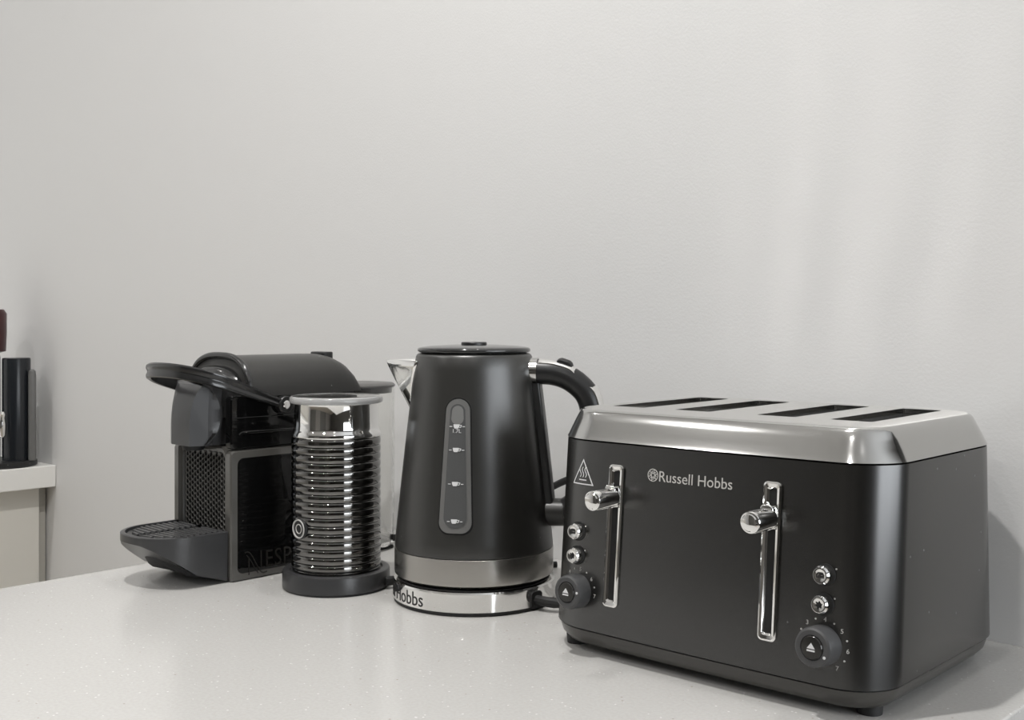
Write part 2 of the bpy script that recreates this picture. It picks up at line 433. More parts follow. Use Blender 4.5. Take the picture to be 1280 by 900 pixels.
LEV = []
for tx in (-.4846, -.3612):
    # chrome track frame with rounded ends and a dark slit
    zc = .0884; hl, hw = .0495, .0064
    outer = [(a, b) for a, b in rrect(-hw, hw, -hl, hl, .0032, .0032, 5)]
    inner = [(a, b) for a, b in rrect(-.0024, .0024, -hl + .0048, hl - .0048, .0008, .0008, 5)]
    mid = [(a, b) for a, b in rrect(-.0036, .0036, -hl + .0034, hl - .0034, .0016, .0016, 5)]
    inO = [(a, b) for a, b in rrect(-hw + .0012, hw - .0012, -hl + .0012, hl - .0012, .0024, .0024, 5)]
    mb = MB().loft([[(a, b, 0) for a, b in outer], [(a, b, .0014) for a, b in outer], [(a, b, .0021) for a, b in inO], [(a, b, .0017) for a, b in mid], [(a, b, .0002) for a, b in inner]], True, False)
    tr = tb('lever_track', onface(tx, zc, mb), 'chrome', angle=25)
    tb('track_slit', onface(tx, zc, MB().loft([[(a, b, .0001) for a, b in inner], [(a, b, .0004) for a, b in inner]])), 'dark', tr)
    # lever: collar plate and barrel knob
    zl = .1155; o = Vector((tx, yf(zl) + drop(tx), zl))
    mb = MB().lathe_axis([(.0058, .0276), (.0066, .0272), (.0070, .0262), (.0070, .006), (.0068, .0052)], o, (0, -1, 0), 40)
    lv = tb('lever', mb, 'chrome', angle=40)
    mb = MB().lathe_axis([(.0056, .0277), (.0050, .0284), (.003, .0288), (.001, .0289)], o, (0, -1, 0), 40)
    tb('lever_cap', mb, 'chrome', lv)
    mb = MB().loft([[(a * 1, b, h) for a, b in rrect(-.0046, .0046, -.0078, .0082, .003, .003, 5)] for h in (.002, .0085)])
    tb('lever_collar', onface(tx, zl, mb), 'chrome', lv, bevel=(.0008, 2))

def knob(kx, kz, nums, ang_dot):
    o = Vector((kx, yf(kz) + drop(kx), kz)); R = .0120
    mb = MB().lathe_axis([(R + .0002, -.004), (R + .0002, .003), (R, .0108), (R - .0005, .0122), (R - .0017, .0130), (.0076, .0130), (.0073, .0124), (.004, .0124)], o, NF, 48)
    kb = tb('browning_knob', mb, 'knob', angle=30)
    mb = MB().lathe_axis([(.0070, .010), (.0070, .0132), (.0065, .0139), (.004, .0141)], o, NF, 40)
    cb = tb('eject_button', mb, 'glosspale', kb, angle=30)
    mb = MB(); mb.add([(-.0026, -.0004, 0), (.0026, -.0004, 0), (0, .0030, 0), (-.0026, -.0004, .0002), (.0026, -.0004, .0002), (0, .0030, .0002)], [(0, 2, 1), (3, 4, 5), (0, 1, 4, 3), (1, 2, 5, 4), (2, 0, 3, 5)])
    mb.box(-.0026, .0026, -.0021, -.0011, 0, .0002)
    tb('eject_symbol', onface(kx, kz, mb, .0141), 'white', kb, smooth=False)
    a = math.radians(ang_dot)
    mb = MB().lathe_axis([(.0009, .0129), (.0009, .0133)], o + EX * (.0094 * cos(a)) + EZ * (.0094 * sin(a)), NF, 14)
    tb('pointer_dot', mb, 'white', kb)
    mb = MB(); RN = .0157
    for k, ch in enumerate(nums):                 # numbers and the dots between them, clockwise
        an = math.radians(175 - 45 * k)
        t = text_fit(ch, height=.0027, extrude=.00015)
        wx = max(v[0] for v in t.v)
        t.map(lambda a_, b_, h: (a_ - wx / 2 + RN * cos(an), b_ - .00135 + RN * sin(an), h)); mb.add(t.v, t.f)
        if k < len(nums) - 1:
            am = an - math.radians(22.5)
            d = [(RN * cos(am) + .0006 * cos(2 * PI * i / 10), RN * sin(am) + .0006 * sin(2 * PI * i / 10)) for i in range(10)]
            mb.loft([[(p[0], p[1], 0) for p in d], [(p[0], p[1], .00015) for p in d]])
    tb('dial_numbers', onface(kx, kz, mb, .0001, True), 'greyprint', smooth=False)

def press_button(bx, bz, sym):
    o = Vector((bx, yf(bz) + drop(bx), bz)); R = .0056
    tb('button_ring', MB().lathe_axis([(R + .0012, -.002), (R + .0012, .0009), (R + .0004, .0009)], o, NF, 32), 'rubber')
    b = tb('push_button', MB().lathe_axis([(R, -.002), (R, .0055), (R - .0009, .0069), (R - .0022, .0070), (.002, .0064)], o, NF, 36), 'chrome', angle=30)
    mb = MB()
    if sym == 'bun':
        strokes(mb, [[(-.0022, -.0012), (.0022, -.0012), (.0022, .0002), (.0015, .0014), (-.0015, .0014), (-.0022, .0002), (-.0022, -.0012)], [(-.0014, -.0004), (.0014, -.0004)], [(-.0010, .0006), (.0010, .0006)]], .0007)
    elif sym == 'frost':
        strokes(mb, [[(-.0024 * cos(q), -.0024 * sin(q)), (.0024 * cos(q), .0024 * sin(q))] for q in (0.3, 1.35, 2.4)] + [circ(0, 0, .0012, 10)], .0006)
    tb('button_symbol', onface(bx, bz, mb, .0067, False), 'rubber', b, smooth=False)
    d = [(.0082 * cos(.55) + .0005 * cos(2 * PI * i / 10), .0082 * sin(.55) + .0005 * sin(2 * PI * i / 10)) for i in range(10)]
    tb('indicator_light', onface(bx, bz, MB().loft([[(p[0], p[1], 0) for p in d], [(p[0], p[1], .0003) for p in d]]), .0001, True), 'greyprint', b)

knob(-.3245, .0432, '234567', -28)
knob(-.5150, .0452, '34567', 5)
press_button(-.3242, .0852, 'bun'); press_button(-.3245, .0676, 'frost')
press_button(-.5177, .0872, 'bun'); press_button(-.5173, .0701, 'frost')

# printed marks
lx0, lx1 = -.4484, -.3909
mb = text_fit('Russell Hobbs', width=lx1 - lx0, extrude=.0002, space=1.0)
hh = max(v[1] for v in mb.v)
tb('brand_lettering', onface(lx0, .1295, mb, .0001, True), 'greyprint', smooth=False)
mb = MB(); R = .0041
lines = [circ(0, 0, R, 30)] + [circ(0, 0, R * .35, 14)]
for k in range(6):
    a = PI / 3 * k
    lines.append([(R * .35 * cos(a), R * .35 * sin(a)), (R * .72 * cos(a + .35), R * .72 * sin(a + .35)), (R * cos(a + .2), R * sin(a + .2))])
    lines.append([(R * .72 * cos(a - .35), R * .72 * sin(a - .35)), (R * .5 * cos(a), R * .5 * sin(a)), (R * .72 * cos(a + .35), R * .72 * sin(a + .35))])
strokes(mb, lines, .00062)
tb('brand_emblem', onface(-.4537, .1333, mb, .0001), 'greyprint', smooth=False)
mb = MB()
tc_ = [(-.0098, -.0085), (.0098, -.0085), (0, .0088), (-.0098, -.0085)]
tri = [(p[0] + (q[0] - p[0]) * k / 10, p[1] + (q[1] - p[1]) * k / 10) for p, q in zip(tc_, tc_[1:]) for k in range(10)] + [tc_[0]]
wav = [[(dx + .0009 * sin(q * 2 * PI / 8), -.0035 + .0072 * q / 8) for q in range(9)] for dx in (-.0026, 0, .0026)]
strokes(mb, [tri], .0008); strokes(mb, wav, .00062); strokes(mb, [[(-.0036 + .0012 * k, -.0055) for k in range(7)]], .0008)
tb('hot_surface_symbol', onface(-.5162, .1296, mb, .0001, True), 'white', smooth=False)
# mains lead from the rear left of the toaster
pts = spline([(-.535, .832, .030), (-.556, .845, .020), (-.58, .848, .012), (-.605, .846, .010), (-.64, .852, .004), (-.69, .853, .004)], 6)
tb('power_cord', MB().tube(pts, .0034, 10), 'rubber')

# ------------------------------------------------------------------ kettle and its power base
KA = math.radians(31.3)
KL = Vector((-.688, .6965, T))
kbase = thing('power_stand', 'round chrome-edged power stand under the black kettle', 'kettle stand', KL, KA)
build('base_plate', MB().lathe([(.064, 0), (.0690, .0008), (.0694, .0026)], 96), 'rubber', kbase)
build('chrome_ring', MB().lathe([(.0690, .0026), (.0698, .0034), (.0698, .0180), (.0690, .0194), (.066, .0198)], 96), 'chrome', kbase, angle=25)
build('contact_plate', MB().lathe([(.0662, .0190), (.0655, .0205), (.03, .0208)], 72), 'rubber', kbase)
def oncyl(mb, R, ang, z0, out=0.0):
    """wrap flat (s, b, h) geometry on a vertical cylinder of radius R (or R(z))"""
    def fn(s, b, h):
        z = z0 + b; rr = R(z) if callable(R) else R
        a = ang + s / rr
        return ((rr + h + out) * cos(a), (rr + h + out) * sin(a), z)
    return mb.map(fn)
# engraved brand name on the ring: ends at 'bbs' about 40 degrees left of the view axis
mb = text_fit('Russell Hobbs', width=.086, height=.0112, extrude=.0002)
build('ring_lettering', oncyl(mb, .0698, math.radians(-113.5) - .086 / .0698, .0052), 'rubber', kbase, smooth=False)
# cable exit and lead
ea = math.radians(2 - 31.3)
def kr(r, z): return (r * cos(ea), r * sin(ea), z)
mb = MB(); e = Vector((cos(ea), sin(ea), 0)); w = Vector((-sin(ea), cos(ea), 0))
mb.loft([[tuple(e * .060 + w * a + Vector((0, 0, b))) for a, b in rrect(-.0075, .0075, .0015, .0165, .003, .003, 5)], [tuple(e * .0708 + w * a + Vector((0, 0, b))) for a, b in rrect(-.0068, .0068, .0015, .0155, .003, .003, 5)]])
build('cable_exit', mb, 'rubber', kbase, angle=30)
cw = Matrix.Rotation(-KA, 3, 'Z')
def kl(x, y, z): v = cw @ Vector((x - KL.x, y - KL.y, 0)); return (v.x, v.y, z)
ex = Matrix.Rotation(KA, 3, 'Z') @ (e * .0695)
p0 = (KL.x + ex.x, KL.y + ex.y)
pts = spline([kl(p0[0], p0[1], .0085), kl(p0[0] + .014, p0[1] + .003, .0080), kl(p0[0] + .032, p0[1] + .018, .0060), kl(-.576, .760, .0042), kl(-.580, .810, .0040), kl(-.61, .838, .004)], 6)
build('power_cord', MB().tube(pts, lambda t: .0042 if t < .25 else .0035, 10), 'rubber', kbase)

kettle = thing('kettle', 'tall matte black kettle with steel band and vertical water gauge', 'kettle', KL, KA)
ZB0, ZB1, ZK = .0238, .0462, .2115
def rk(z): return .0687 - (z - ZB1) * (.0687 - .0500) / (ZK - ZB1) + .0006 * sin(PI * (z - ZB1) / (ZK - ZB1))
build('steel_band', MB().lathe([(.058, .0210), (.0655, .0218), (.0684, .0240), (.0688, .0262), (.0688, .0452), (.0680, .0458)], 96), 'steelband', kettle, angle=40)
prof = [(.0676, .0456), (.0684, .0462)] + [(rk(z), z) for z in [ZB1 + .001 + (ZK - ZB1 - .004) * i / 16 for i in range(17)]]
prof += [(rk(ZK) - .0004, ZK - .0014), (rk(ZK) - .0016, ZK - .0004), (rk(ZK) - .004, ZK)]
build('body', MB().lathe(prof, 96), 'kettleblack', kettle, angle=40)
lid = build('lid', MB().lathe([(.0440, ZK), (.0484, ZK + .0010), (.0491, ZK + .0022), (.0489, ZK + .0036), (.0478, ZK + .0046), (.0455, ZK + .0052), (.038, ZK + .0062), (.02, ZK + .0072), (.004, ZK + .0074)], 80), 'lidgloss', kettle, angle=50)
build('lid_button', MB().lathe([(.0112, ZK + .0066), (.0112, ZK + .0088), (.0106, ZK + .0095), (.003, ZK + .0093)], 40), 'satin', lid)
# spout: polished V lip
zt = .2052; a0 = math.radians(34)
rows = []
NT = 13
def toprow(t):          # t from -1 to 1 across the lip
    yb_ = rk(zt) * sin(a0) * t; xb = -rk(zt) * cos(a0)
    f_ = 1 - abs(t) ** 1.25
    return Vector((xb + (-.0796 - xb) * f_, yb_ * (1 - .0 * f_), zt))
zl_ = .160
rings = []
for i in range(9):
    s = i / 8
    z = zt + (zl_ - zt) * s
    ring = []
    for j in range(2 * NT + 1):
        t = -1 + j / NT
        p = toprow(t)
        base = Vector((-rk(z) * cos(a0 * (1 - s)) , rk(z) * sin(a0 * (1 - s)) * t, z))
        reach = (1 - s) ** 1.15
        tipx = p.x - (-rk(zt) * cos(a0))
        ring.append((base.x + tipx * reach + (.0006 if s == 1 else 0), base.y, z))
    rings.append(ring)
sp = build('spout', MB().loft(rings, False, False, closed=False), 'chrome', kettle, angle=60, fixn=False)
so = sp.modifiers.new('thick', 'SOLIDIFY'); so.thickness = .0011; so.offset = 0
# handle: black D loop, spine along the body, steel trim along its outer side
hp = [(.0475, 0, .1960), (.0600, 0, .1957), (.0700, 0, .1948), (.0811, 0, .1914), (.0907, 0, .1853), (.0983, 0, .1772), (.1024, 0, .1666), (.1038, 0, .1517), (.1030, 0, .1312), (.1000, 0, .1090), (.0930, 0, .0890), (.0800, 0, .0775), (.0610, 0, .0757)]
hs = spline(hp, 6)
hd = build('handle', MB().tube(hs, lambda t: .0110 - .0005 * sin(PI * t), 20, 1.0), 'satin', kettle, angle=50)
def offset_path(i0, i1, off):
    out = []
    for i in range(i0, i1):
        t = (Vector(hs[min(i + 1, len(hs) - 1)]) - Vector(hs[max(i - 1, 0)])).normalized()
        nrm = Vector((-t.z, 0, t.x))
        if nrm.dot(Vector(hs[i]) - Vector((.05, 0, .13))) < 0: nrm = -nrm
        out.append(tuple(Vector(hs[i]) + nrm * off))
    return out
def strip(path, w_, th, ends=3):
    """slim band laid on the outer side of the handle, sinking in at both ends"""
    rings = []; n_ = len(path)
    for i, p in enumerate(path):
        t = (Vector(path[min(i + 1, n_ - 1)]) - Vector(path[max(i - 1, 0)])).normalized()
        nrm = Vector((-t.z, 0, t.x)); p = Vector(p)
        if nrm.dot(p - Vector((.05, 0, .13))) < 0: nrm = -nrm
        e_ = min(i, n_ - 1 - i, ends) / ends
        lift = th * (1 - (1 - e_) ** 2) - .0006 * (1 - e_)
        q = []
        for k in range(11):
            a = -1 + 2 * k / 10
            q.append(tuple(p + Vector((0, a * w_, 0)) + nrm * (lift - w_ * .42 * a * a)))
        for k in range(10, -1, -1):
            a = -1 + 2 * k / 10
            q.append(tuple(p + Vector((0, a * w_ * .96, 0)) + nrm * (-.0030 - w_ * .42 * a * a)))
        rings.append(q)
    return MB().loft(rings)
build('handle_trim', strip(offset_path(3, 22, .0104), .0080, .0010), 'chrome', hd, angle=40)
build('handle_trim', strip(offset_path(28, 60, .0102), .0080, .0010), 'chrome', hd, angle=40)
build('handle_collar', MB().tube([(.0485, 0, .1960), (.0565, 0, .1958)],   .0116, 24, 1.0), 'steel', hd, angle=40)
build('handle_socket', MB().tube([(.0600, 0, .0757), (.0780, 0, .0760), (.0800, 0, .0762)], .0118, 24, 1.0), 'covermat', hd, angle=40)
sw = offset_path(12, 20, .0108)
build('switch', strip(sw, .0050, .0036, 2), 'satin', hd, angle=40)
mb = MB(); rings = []
for i in range(13):
    z = .070 + (.186 - .070) * i / 12
    rings.append([(rk(z) + dx, dy, z) for dx, dy in rrect(-.004, .0058, -.0085, .0085, .002, .003, 3)])
build('handle_spine', MB().loft(rings), 'satin', kettle, angle=40)
# water gauge facing -Y
def patch(prof_pts, off, nr=6):
    cx = sum(p[0] for p in prof_pts) / len(prof_pts)
    mb = MB(); rings = []
    zc0 = min(p[1] for p in prof_pts); zc1 = max(p[1] for p in prof_pts)
    half = max(p[0] for p in prof_pts)
    for i in range(nr + 1):
        k = 1 - i / nr * .999
        ring = []
        for s, z in prof_pts:
            m_ = min(max(z, zc0 + half), zc1 - half)
            ring.append((s * k, m_ + (z - m_) * k, off))
        rings.append(ring)
    n_ = len(prof_pts)
    wall_ = [(s, z, -.001) for s, z in prof_pts]
    return mb.loft([wall_] + rings, False, False)
def stad(w0, w1, z0, z1, n_=10):
    """tapered stadium: half width w0 at the bottom, w1 at the top"""
    pts = []
    r0 = min(.0085, w0); 
    for k in range(n_ + 1):
        a = PI + PI / 2 * k / n_; pts.append((-w0 + r0 + r0 * cos(a), z0 + r0 + r0 * sin(a)))
    for k in range(n_ + 1):
        a = 1.5 * PI + PI / 2 * k / n_; pts.append((w0 - r0 + r0 * cos(a), z0 + r0 + r0 * sin(a)))
    for k in range(1, 12):
        pts.append((w0 + (w1 - w0) * k / 12, z0 + r0 + (z1 - w1 - z0 - r0) * k / 12))
    for k in range(2 * n_ + 1):
        a = PI * k / (2 * n_); pts.append((w1 * cos(a), z1 - w1 + w1 * sin(a)))
    for k in range(11, 0, -1):
        pts.append((-(w0 + (w1 - w0) * k / 12), z0 + r0 + (z1 - w1 - z0 - r0) * k / 12))
    return pts
GA = -PI / 2
def gz(pts, off): return oncyl(patch(pts, off), rk, GA, 0)
gg = build('gauge_frame', gz(stad(.0134, .0098, .0672, .1752), .0016), 'gaugegrey', kettle, angle=50)
build('gauge_shadow_gap', gz(stad(.0147, .0111, .0659, .1765), .0005), 'dark', gg)
gw = build('gauge_window', gz(stad(.0094, .0060, .0715, .1712), .0020), 'gaugeclear', gg, angle=50)
build('gauge_mist', gz(stad(.0050, .0046, .1545, .1698), .0022), 'condens', gw, angle=50)
for zc, full in ((.1530, True), (.1340, False), (.1067, False), (.0768, False)):
    mb = MB()
    cup = [(-.0030, .0018), (-.0028, -.0002), (-.0020, -.0016), (.0008, -.0016), (.0017, -.0002), (.0019, .0018)]
    mb.loft([[(a, b, 0) for a, b in cup], [(a, b, .0002) for a, b in cup]])
    strokes(mb, [[(.0017, .0012), (.0034, .0010), (.0030, -.0004), (.0017, -.0008)]], .0006)
    strokes(mb, [[(-.0062, 0), (-.0040, 0)], [(.0042, 0), (.0062, 0)]], .0006)
    if full:
        t = text_fit('1.7L', width=.0066, height=.0030, extrude=.0002); t.map(lambda a, b, h: (a - .0033, b + .0024 - .0075, h)); mb.add(t.v, t.f)
    build('cup_mark', oncyl(mb, rk, GA, zc, .0023), 'white', gw, smooth=False)

# ------------------------------------------------------------------ milk frother and its base
FL = Vector((-.8087, .6416, T))
fbase = thing('frother_stand', 'round dark grey stand under the ribbed milk frother', 'frother stand', FL)
build('stand_body', MB().lathe([(.0462, 0), (.0470, .0012), (.0482, .0024), (.0482, .0150), (.0476, .0166), (.0460, .0174), (.0415, .0172), (.0405, .0160), (.02, .0160)], 96), 'tray', fbase, angle=30)
pts = spline([(.0430, .020, .007), (.0450, .032, .0065), (.0450, .055, .0045), (.0460, .095, .0035), (.070, .150, .0035), (.10, .190, .0035)], 6)
build('power_cord', MB().tube(pts, lambda t: .0042 if t < .2 else .003, 10), 'rubber', fbase)
froth = thing('milk_frother', 'ribbed gloss black milk frother with chrome collar and clear lid', 'milk frother', FL)
prof = [(.0375, .0166), (.0392, .0180)]
z = .0185; pitch = .00685; nr = 17
for i in range(nr):
    for k in range(10):
        t = k / 10
        prof.append((.0388 + .0013 * max(0, sin(PI * t)) ** .38, z + pitch * (i + t)))
prof += [(.0390, z + pitch * nr), (.0393, z + pitch * nr + .0006)]
build('body', MB().lathe(prof, 112), 'blackchrome', froth, angle=60)
zz = z + pitch * nr + .0006
build('chrome_collar', MB().lathe([(.0392, zz), (.0399, zz + .0005), (.0400, .1372), (.0394, .1398), (.0384, .1416), (.0378, .1436), (.0376, .1460), (.0376, .1640), (.0380, .1654)], 112), 'chrome', froth, angle=60)
fl_ = build('lid', MB().lathe([(.0372, .1652), (.0404, .1656), (.0414, .1668), (.0417, .1684), (.0413, .1704), (.0402, .1714), (.0385, .1716), (.0365, .1711), (.02, .1711), (.003, .1711)], 96), 'clear', froth, angle=50)
M['frost'] = mat('frosted_clear_plastic', (0.88, 0.88, 0.87), 0.12, trans=0.7)
build('lid_rim', MB().lathe([(.0400, .1655), (.0416, .1662), (.0421, .1682), (.0417, .1704), (.0404, .1718), (.0390, .1718), (.0398, .1700), (.0400, .1655)], 96, cap0=False, cap1=False), 'frost', fl_, angle=50)
build('lid_seal', MB().lathe([(.0366, .1600), (.0368, .1648), (.0350, .1655), (.0344, .1600)], 72), 'rubber', fl_)
build('cup_floor', MB().lathe([(.0355, .150), (.0352, .1508), (.003, .1508)], 48), 'steelband', froth)
BA = math.radians(-90.4)
bt = build('button', MB().lathe_axis([(.0092, -.004), (.0092, .0012), (.0086, .0019), (.0080, .0016), (.002, .0016)], (.0398 * cos(BA), .0398 * sin(BA), .0566), (cos(BA), sin(BA), 0), 44), 'satin', froth, angle=30)
o = Vector((.0398 * cos(BA), .0398 * sin(BA), .0566))
build('button_ring', MB().lathe_axis([(.0085, .0015), (.0083, .0025), (.0074, .0025), (.0072, .0015)], o, (cos(BA), sin(BA), 0), 44), 'greyprint', bt)
build('button_ring', MB().lathe_axis([(.0044, .0014), (.0043, .0020), (.0036, .0020), (.0035, .0014)], o, (cos(BA), sin(BA), 0), 36), 'greyprint', bt)

# ------------------------------------------------------------------ capsule coffee machine
CO = Vector((-.935, .66, T))
cof = thing('coffee_machine', 'black capsule coffee machine with raised lever and drip tray', 'coffee machine', CO)
def cb_(name, mb, m, parent=None, **k):
    return build(name, mb.map(lambda x, y, z: (x - CO.x, y - CO.y, z)), m, parent or cof, **k)
XC = -.935
# inner body between the side panels
prof_yz = [(.592, .002), (.724, .002), (.724, .166), (.597, .166), (.590, .150), (.592, .120)]
cb_('body', MB().loft([[(x, y, z) for y, z in prof_yz] for x in (-.976, -.892)]), 'satin', bevel=(.003, 3))
def side_panel(s):
    xo = XC + s * .0505; xi = XC + s * .040
    def X(t): return XC + s * t
    # lower bulging panel with a chamfered rim
    def outl(y0, y1, z0, z1, r): return rrect(y0, y1, z0, z1, r, r, 6)
    mb = MB()
    mb.loft([[(X(.041), y, z) for y, z in outl(.5815, .7285, .0, .1205, .004)],
             [(X(.0475), y, z) for y, z in outl(.5815, .7285, .0, .1205, .004)],
             [(X(.0492), y, z) for y, z in outl(.5825, .7275, .0012, .1190, .0038)],
             [(X(.0502), y, z) for y, z in outl(.5878, .7222, .0068, .1132, .006)],
             [(X(.0494), y, z) for y, z in outl(.5883, .7217, .0073, .1127, .006)]])
    p = cb_('side_panel', mb, 'rim', angle=12)
    cb_('gloss_insert', MB().loft([[(X(.0490), y, z) for y, z in outl(.5882, .7218, .0072, .1128, .006)], [(X(.0500), y, z) for y, z in outl(.5882, .7218, .0072, .1128, .006)], [(X(.0502), y, z) for y, z in outl(.5895, .7205, .0086, .1114, .006)]]), 'gloss', p, angle=20)
    # upper flank with the lever recess
    mb = MB()
    mb.loft([[(X(.041), y, z) for y, z in outl(.5815, .7285, .1212, .1705, .005)],
             [(X(.0478), y, z) for y, z in outl(.5815, .7285, .1212, .1705, .005)],
             [(X(.0490), y, z) for y, z in outl(.5828, .7272, .1226, .1690, .004)]])
    u = cb_('upper_flank', mb, 'gloss', p, angle=20)
    mb = MB().tube([(X(.0486), .590, .1345), (X(.0490), .594, .1365), (X(.0490), .66, .1362), (X(.0490), .726, .1362)], .0016, 10)
    mb.tube([(X(.0488), .586, .1500), (X(.0488), .70, .1500)], .0007, 8)
    cb_('flank_rib', mb, 'gloss', p, angle=40)
    return p
pr = side_panel(1); side_panel(-1)
# embossed lettering on the right panel: swash N, then the rest of the word (mostly behind the frother)
mb = MB()
Nw = [[(.0010, .0185), (.0045, .0190), (.0085, .0165), (.0140, .0095), (.0185, .0035), (.0225, .0008), (.0275, .0012)],
      [(.0060, .0150), (.0115, .0075)], [(.0060, .0135), (.0060, .0010)],
      [(.0205, .0185), (.0205, .0052)], [(.0045, .0185), (.0045, .0188)]]
strokes(mb, [spline([(a, b, 0) for a, b in Nw[0]], 5)] + [], .0010, .0005)
strokes(mb, [[(a, b) for a, b in l] for l in Nw[2:4]], .0011, .0005)
strokes(mb, [spline([(.0030, .0165, 0), (.0075, .0125, 0), (.0125, .0060, 0), (.0170, .0012, 0)], 5)], .0008, .0005)
t = text_fit('ESPRESSO', width=.094, height=.0135, extrude=.0005, space=1.1)
t.map(lambda a, b, h: (a + .0265, b + .0045, h)); mb.add(t.v, t.f)
mb.map(lambda a, b, h: (XC + .0502 + h, .5945 + a * .92, .0035 + b * 1.2))
cb_('embossed_lettering', mb, 'glosspale', pr, smooth=False)
# arched top cover
rings = []
for y, k in [(.6005, .93), (.6025, .985), (.606, 1.0), (.64, 1.0), (.68, 1.0), (.698, 1.0), (.708, .995), (.716, .95), (.724, .84), (.7295, .66), (.7325, .44), (.7335, .20)]:
    ring = []
    for i in range(25):
        a = PI * i / 24
        ex_ = 2 / 2.6
        cx_ = abs(cos(a)) ** ex_ * (1 if cos(a) >= 0 else -1); sz = abs(sin(a)) ** ex_
        ring.append((XC + .0500 * cx_, y, .1690 + .0372 * k * sz))
    rings.append(ring)
tc = cb_('top_cover', MB().loft(rings), 'covermat', angle=50)
arch = [(XC + .0503 * abs(cos(PI * i / 24)) ** (2 / 2.6) * (1 if cos(PI * i / 24) >= 0 else -1), .6015, .1690 + .0374 * abs(sin(PI * i / 24)) ** (2 / 2.6)) for i in range(25)]
cb_('cover_rim', MB().tube(arch, .0034, 12), 'lever', tc, angle=60)
cb_('cover_catch', MB().loft([[(x, y, z) for x, y in rrect(XC - .010, XC + .014, .714, .728, .004, .004, 4)] for z in (.198, .2078)]), 'satin', tc, bevel=(.0012, 2))
# front hood over the capsule slot
rings = []
for y, k, w_ in [(.5845, .50, .034), (.586, .70, .040), (.589, .82, .044), (.593, .87, .0465), (.5995, .88, .0480)]:
    rings.append([(XC + w_ * (abs(cos(PI * i / 20)) ** .8) * (1 if cos(PI * i / 20) >= 0 else -1), y, .150 + (.0535 * k) * abs(sin(PI * i / 20)) ** .75) for i in range(21)])
cb_('front_hood', MB().loft(rings), 'lever', angle=50)
# coffee outlet head
def headring(z, k):
    """plan of the outlet head at height z; k = how far its nose reaches forward"""
    yr = .5530 + math.sqrt(max(.0001, .0312 ** 2 - (z - .1525) ** 2))      # rear edge is an arc seen from the side
    yv = .5735 - (.5735 - .5548) * k                          # curved visor front
    x2 = .0225 + (.0295 - .0225) * (1 - k) * .95              # where the flat right flank meets the visor
    R_ = [(XC + .006, yv, z), (XC + x2, yv, z), (XC + .0295, .5700 + .0038 * (1 - k), z), (XC + .0300, .5745, z), (XC + .0318, yr - .002, z), (XC + .0318, yr, z), (XC + .0290, yr + .0008, z), (XC + .0285, .600, z)]
    L_ = [(XC - .0285, .600, z), (XC - .0305, .578, z), (XC - .0300, .574, z), (XC - .0240, .5735 - .0085 * k, z), (XC - .0170, .5735 - .0140 * k, z), (XC - .0095, .5735 - .0175 * k, z)]
    return L_ + R_
rings = [headring(.1248, 1.0)] + [headring(.136 + .0465 * q / 24, math.sqrt(max(0, 1 - (q / 24) ** 2.4)) * .97 + .03) for q in range(25)]
hdm = cb_('outlet_head', MB().loft(rings), 'tray', angle=14)
cb_('coffee_spout', MB().lathe([(.0085, .1180), (.0095, .1185), (.0115, .1246)], 30, (-.940, .576, 0)), 'rubber', hdm)
# perforated front grille in its frame
def holes(x0, x1, z0, z1, yf_):
    """plate of staggered oval perforations, one cell per hole"""
    mb = MB(); hb = MB(); nx, nz = 15, 15
    dx = (x1 - x0) / nx; dz = (z1 - z0) / (nz + .5)
    for i in range(nx):
        for j in range(nz):
            cx_ = x0 + dx * (i + .5); cz = z0 + dz * (j + (1.0 if i % 2 else .5))
            a0_ = [(cx_ + dx * .36 * cos(2 * PI * (k + .5) / 8), yf_ + .0003, cz + dz * .36 * sin(2 * PI * (k + .5) / 8)) for k in range(8)]
            a1_ = [(cx_ + (x - cx_) * .8, yf_ + .004, cz + (z - cz) * .8 + .0004) for x, _, z in a0_]
            o8 = []
            for k in range(8):
                a = 2 * PI * (k + .5) / 8
                ca, sa = cos(a), sin(a); q = max(abs(ca), abs(sa))
                o8.append((cx_ + dx / 2 * ca / q, yf_ - .0003, cz + dz / 2 * sa / q))
            mb.loft([o8, a0_], False, False); hb.loft([a0_, a1_], False, True)
        if i % 2 == 0: mb.box(x0 + dx * i, x0 + dx * (i + 1), yf_, yf_ + .001, z1 - dz * .5, z1)
        else: mb.box(x0 + dx * i, x0 + dx * (i + 1), yf_, yf_ + .001, z0, z0 + dz * .5)
    return mb, hb
gx0, gx1, gz0, gz1 = -.9715, -.9030, .034, .1165
mb = MB().loft([[(x, .5915, z) for x, z in rrect(-.9775, -.8975, .004, .1235, .004, .012, 6)], [(x, .5865, z) for x, z in rrect(-.9775, -.8975, .004, .1235, .004, .012, 6)], [(x, .5850, z) for x, z in rrect(-.9755, -.8990, .006, .1215, .004, .011, 6)],
                [(x, .5850, z) for x, z in rrect(gx0 - .002, gx1 + .002, gz0 - .002, gz1 + .002, .004, .008, 6)], [(x, .5888, z) for x, z in rrect(gx0 - .001, gx1 + .001, gz0 - .001, gz1 + .001, .004, .008, 6)]])
fr = cb_('front_panel', mb, 'rim', angle=30)
gm, gh = holes(gx0, gx1, gz0, gz1, .5872)
cb_('perforated_grille', gm, 'grillegrey', fr, angle=25)
cb_('grille_holes', gh, 'dark', fr, smooth=False)
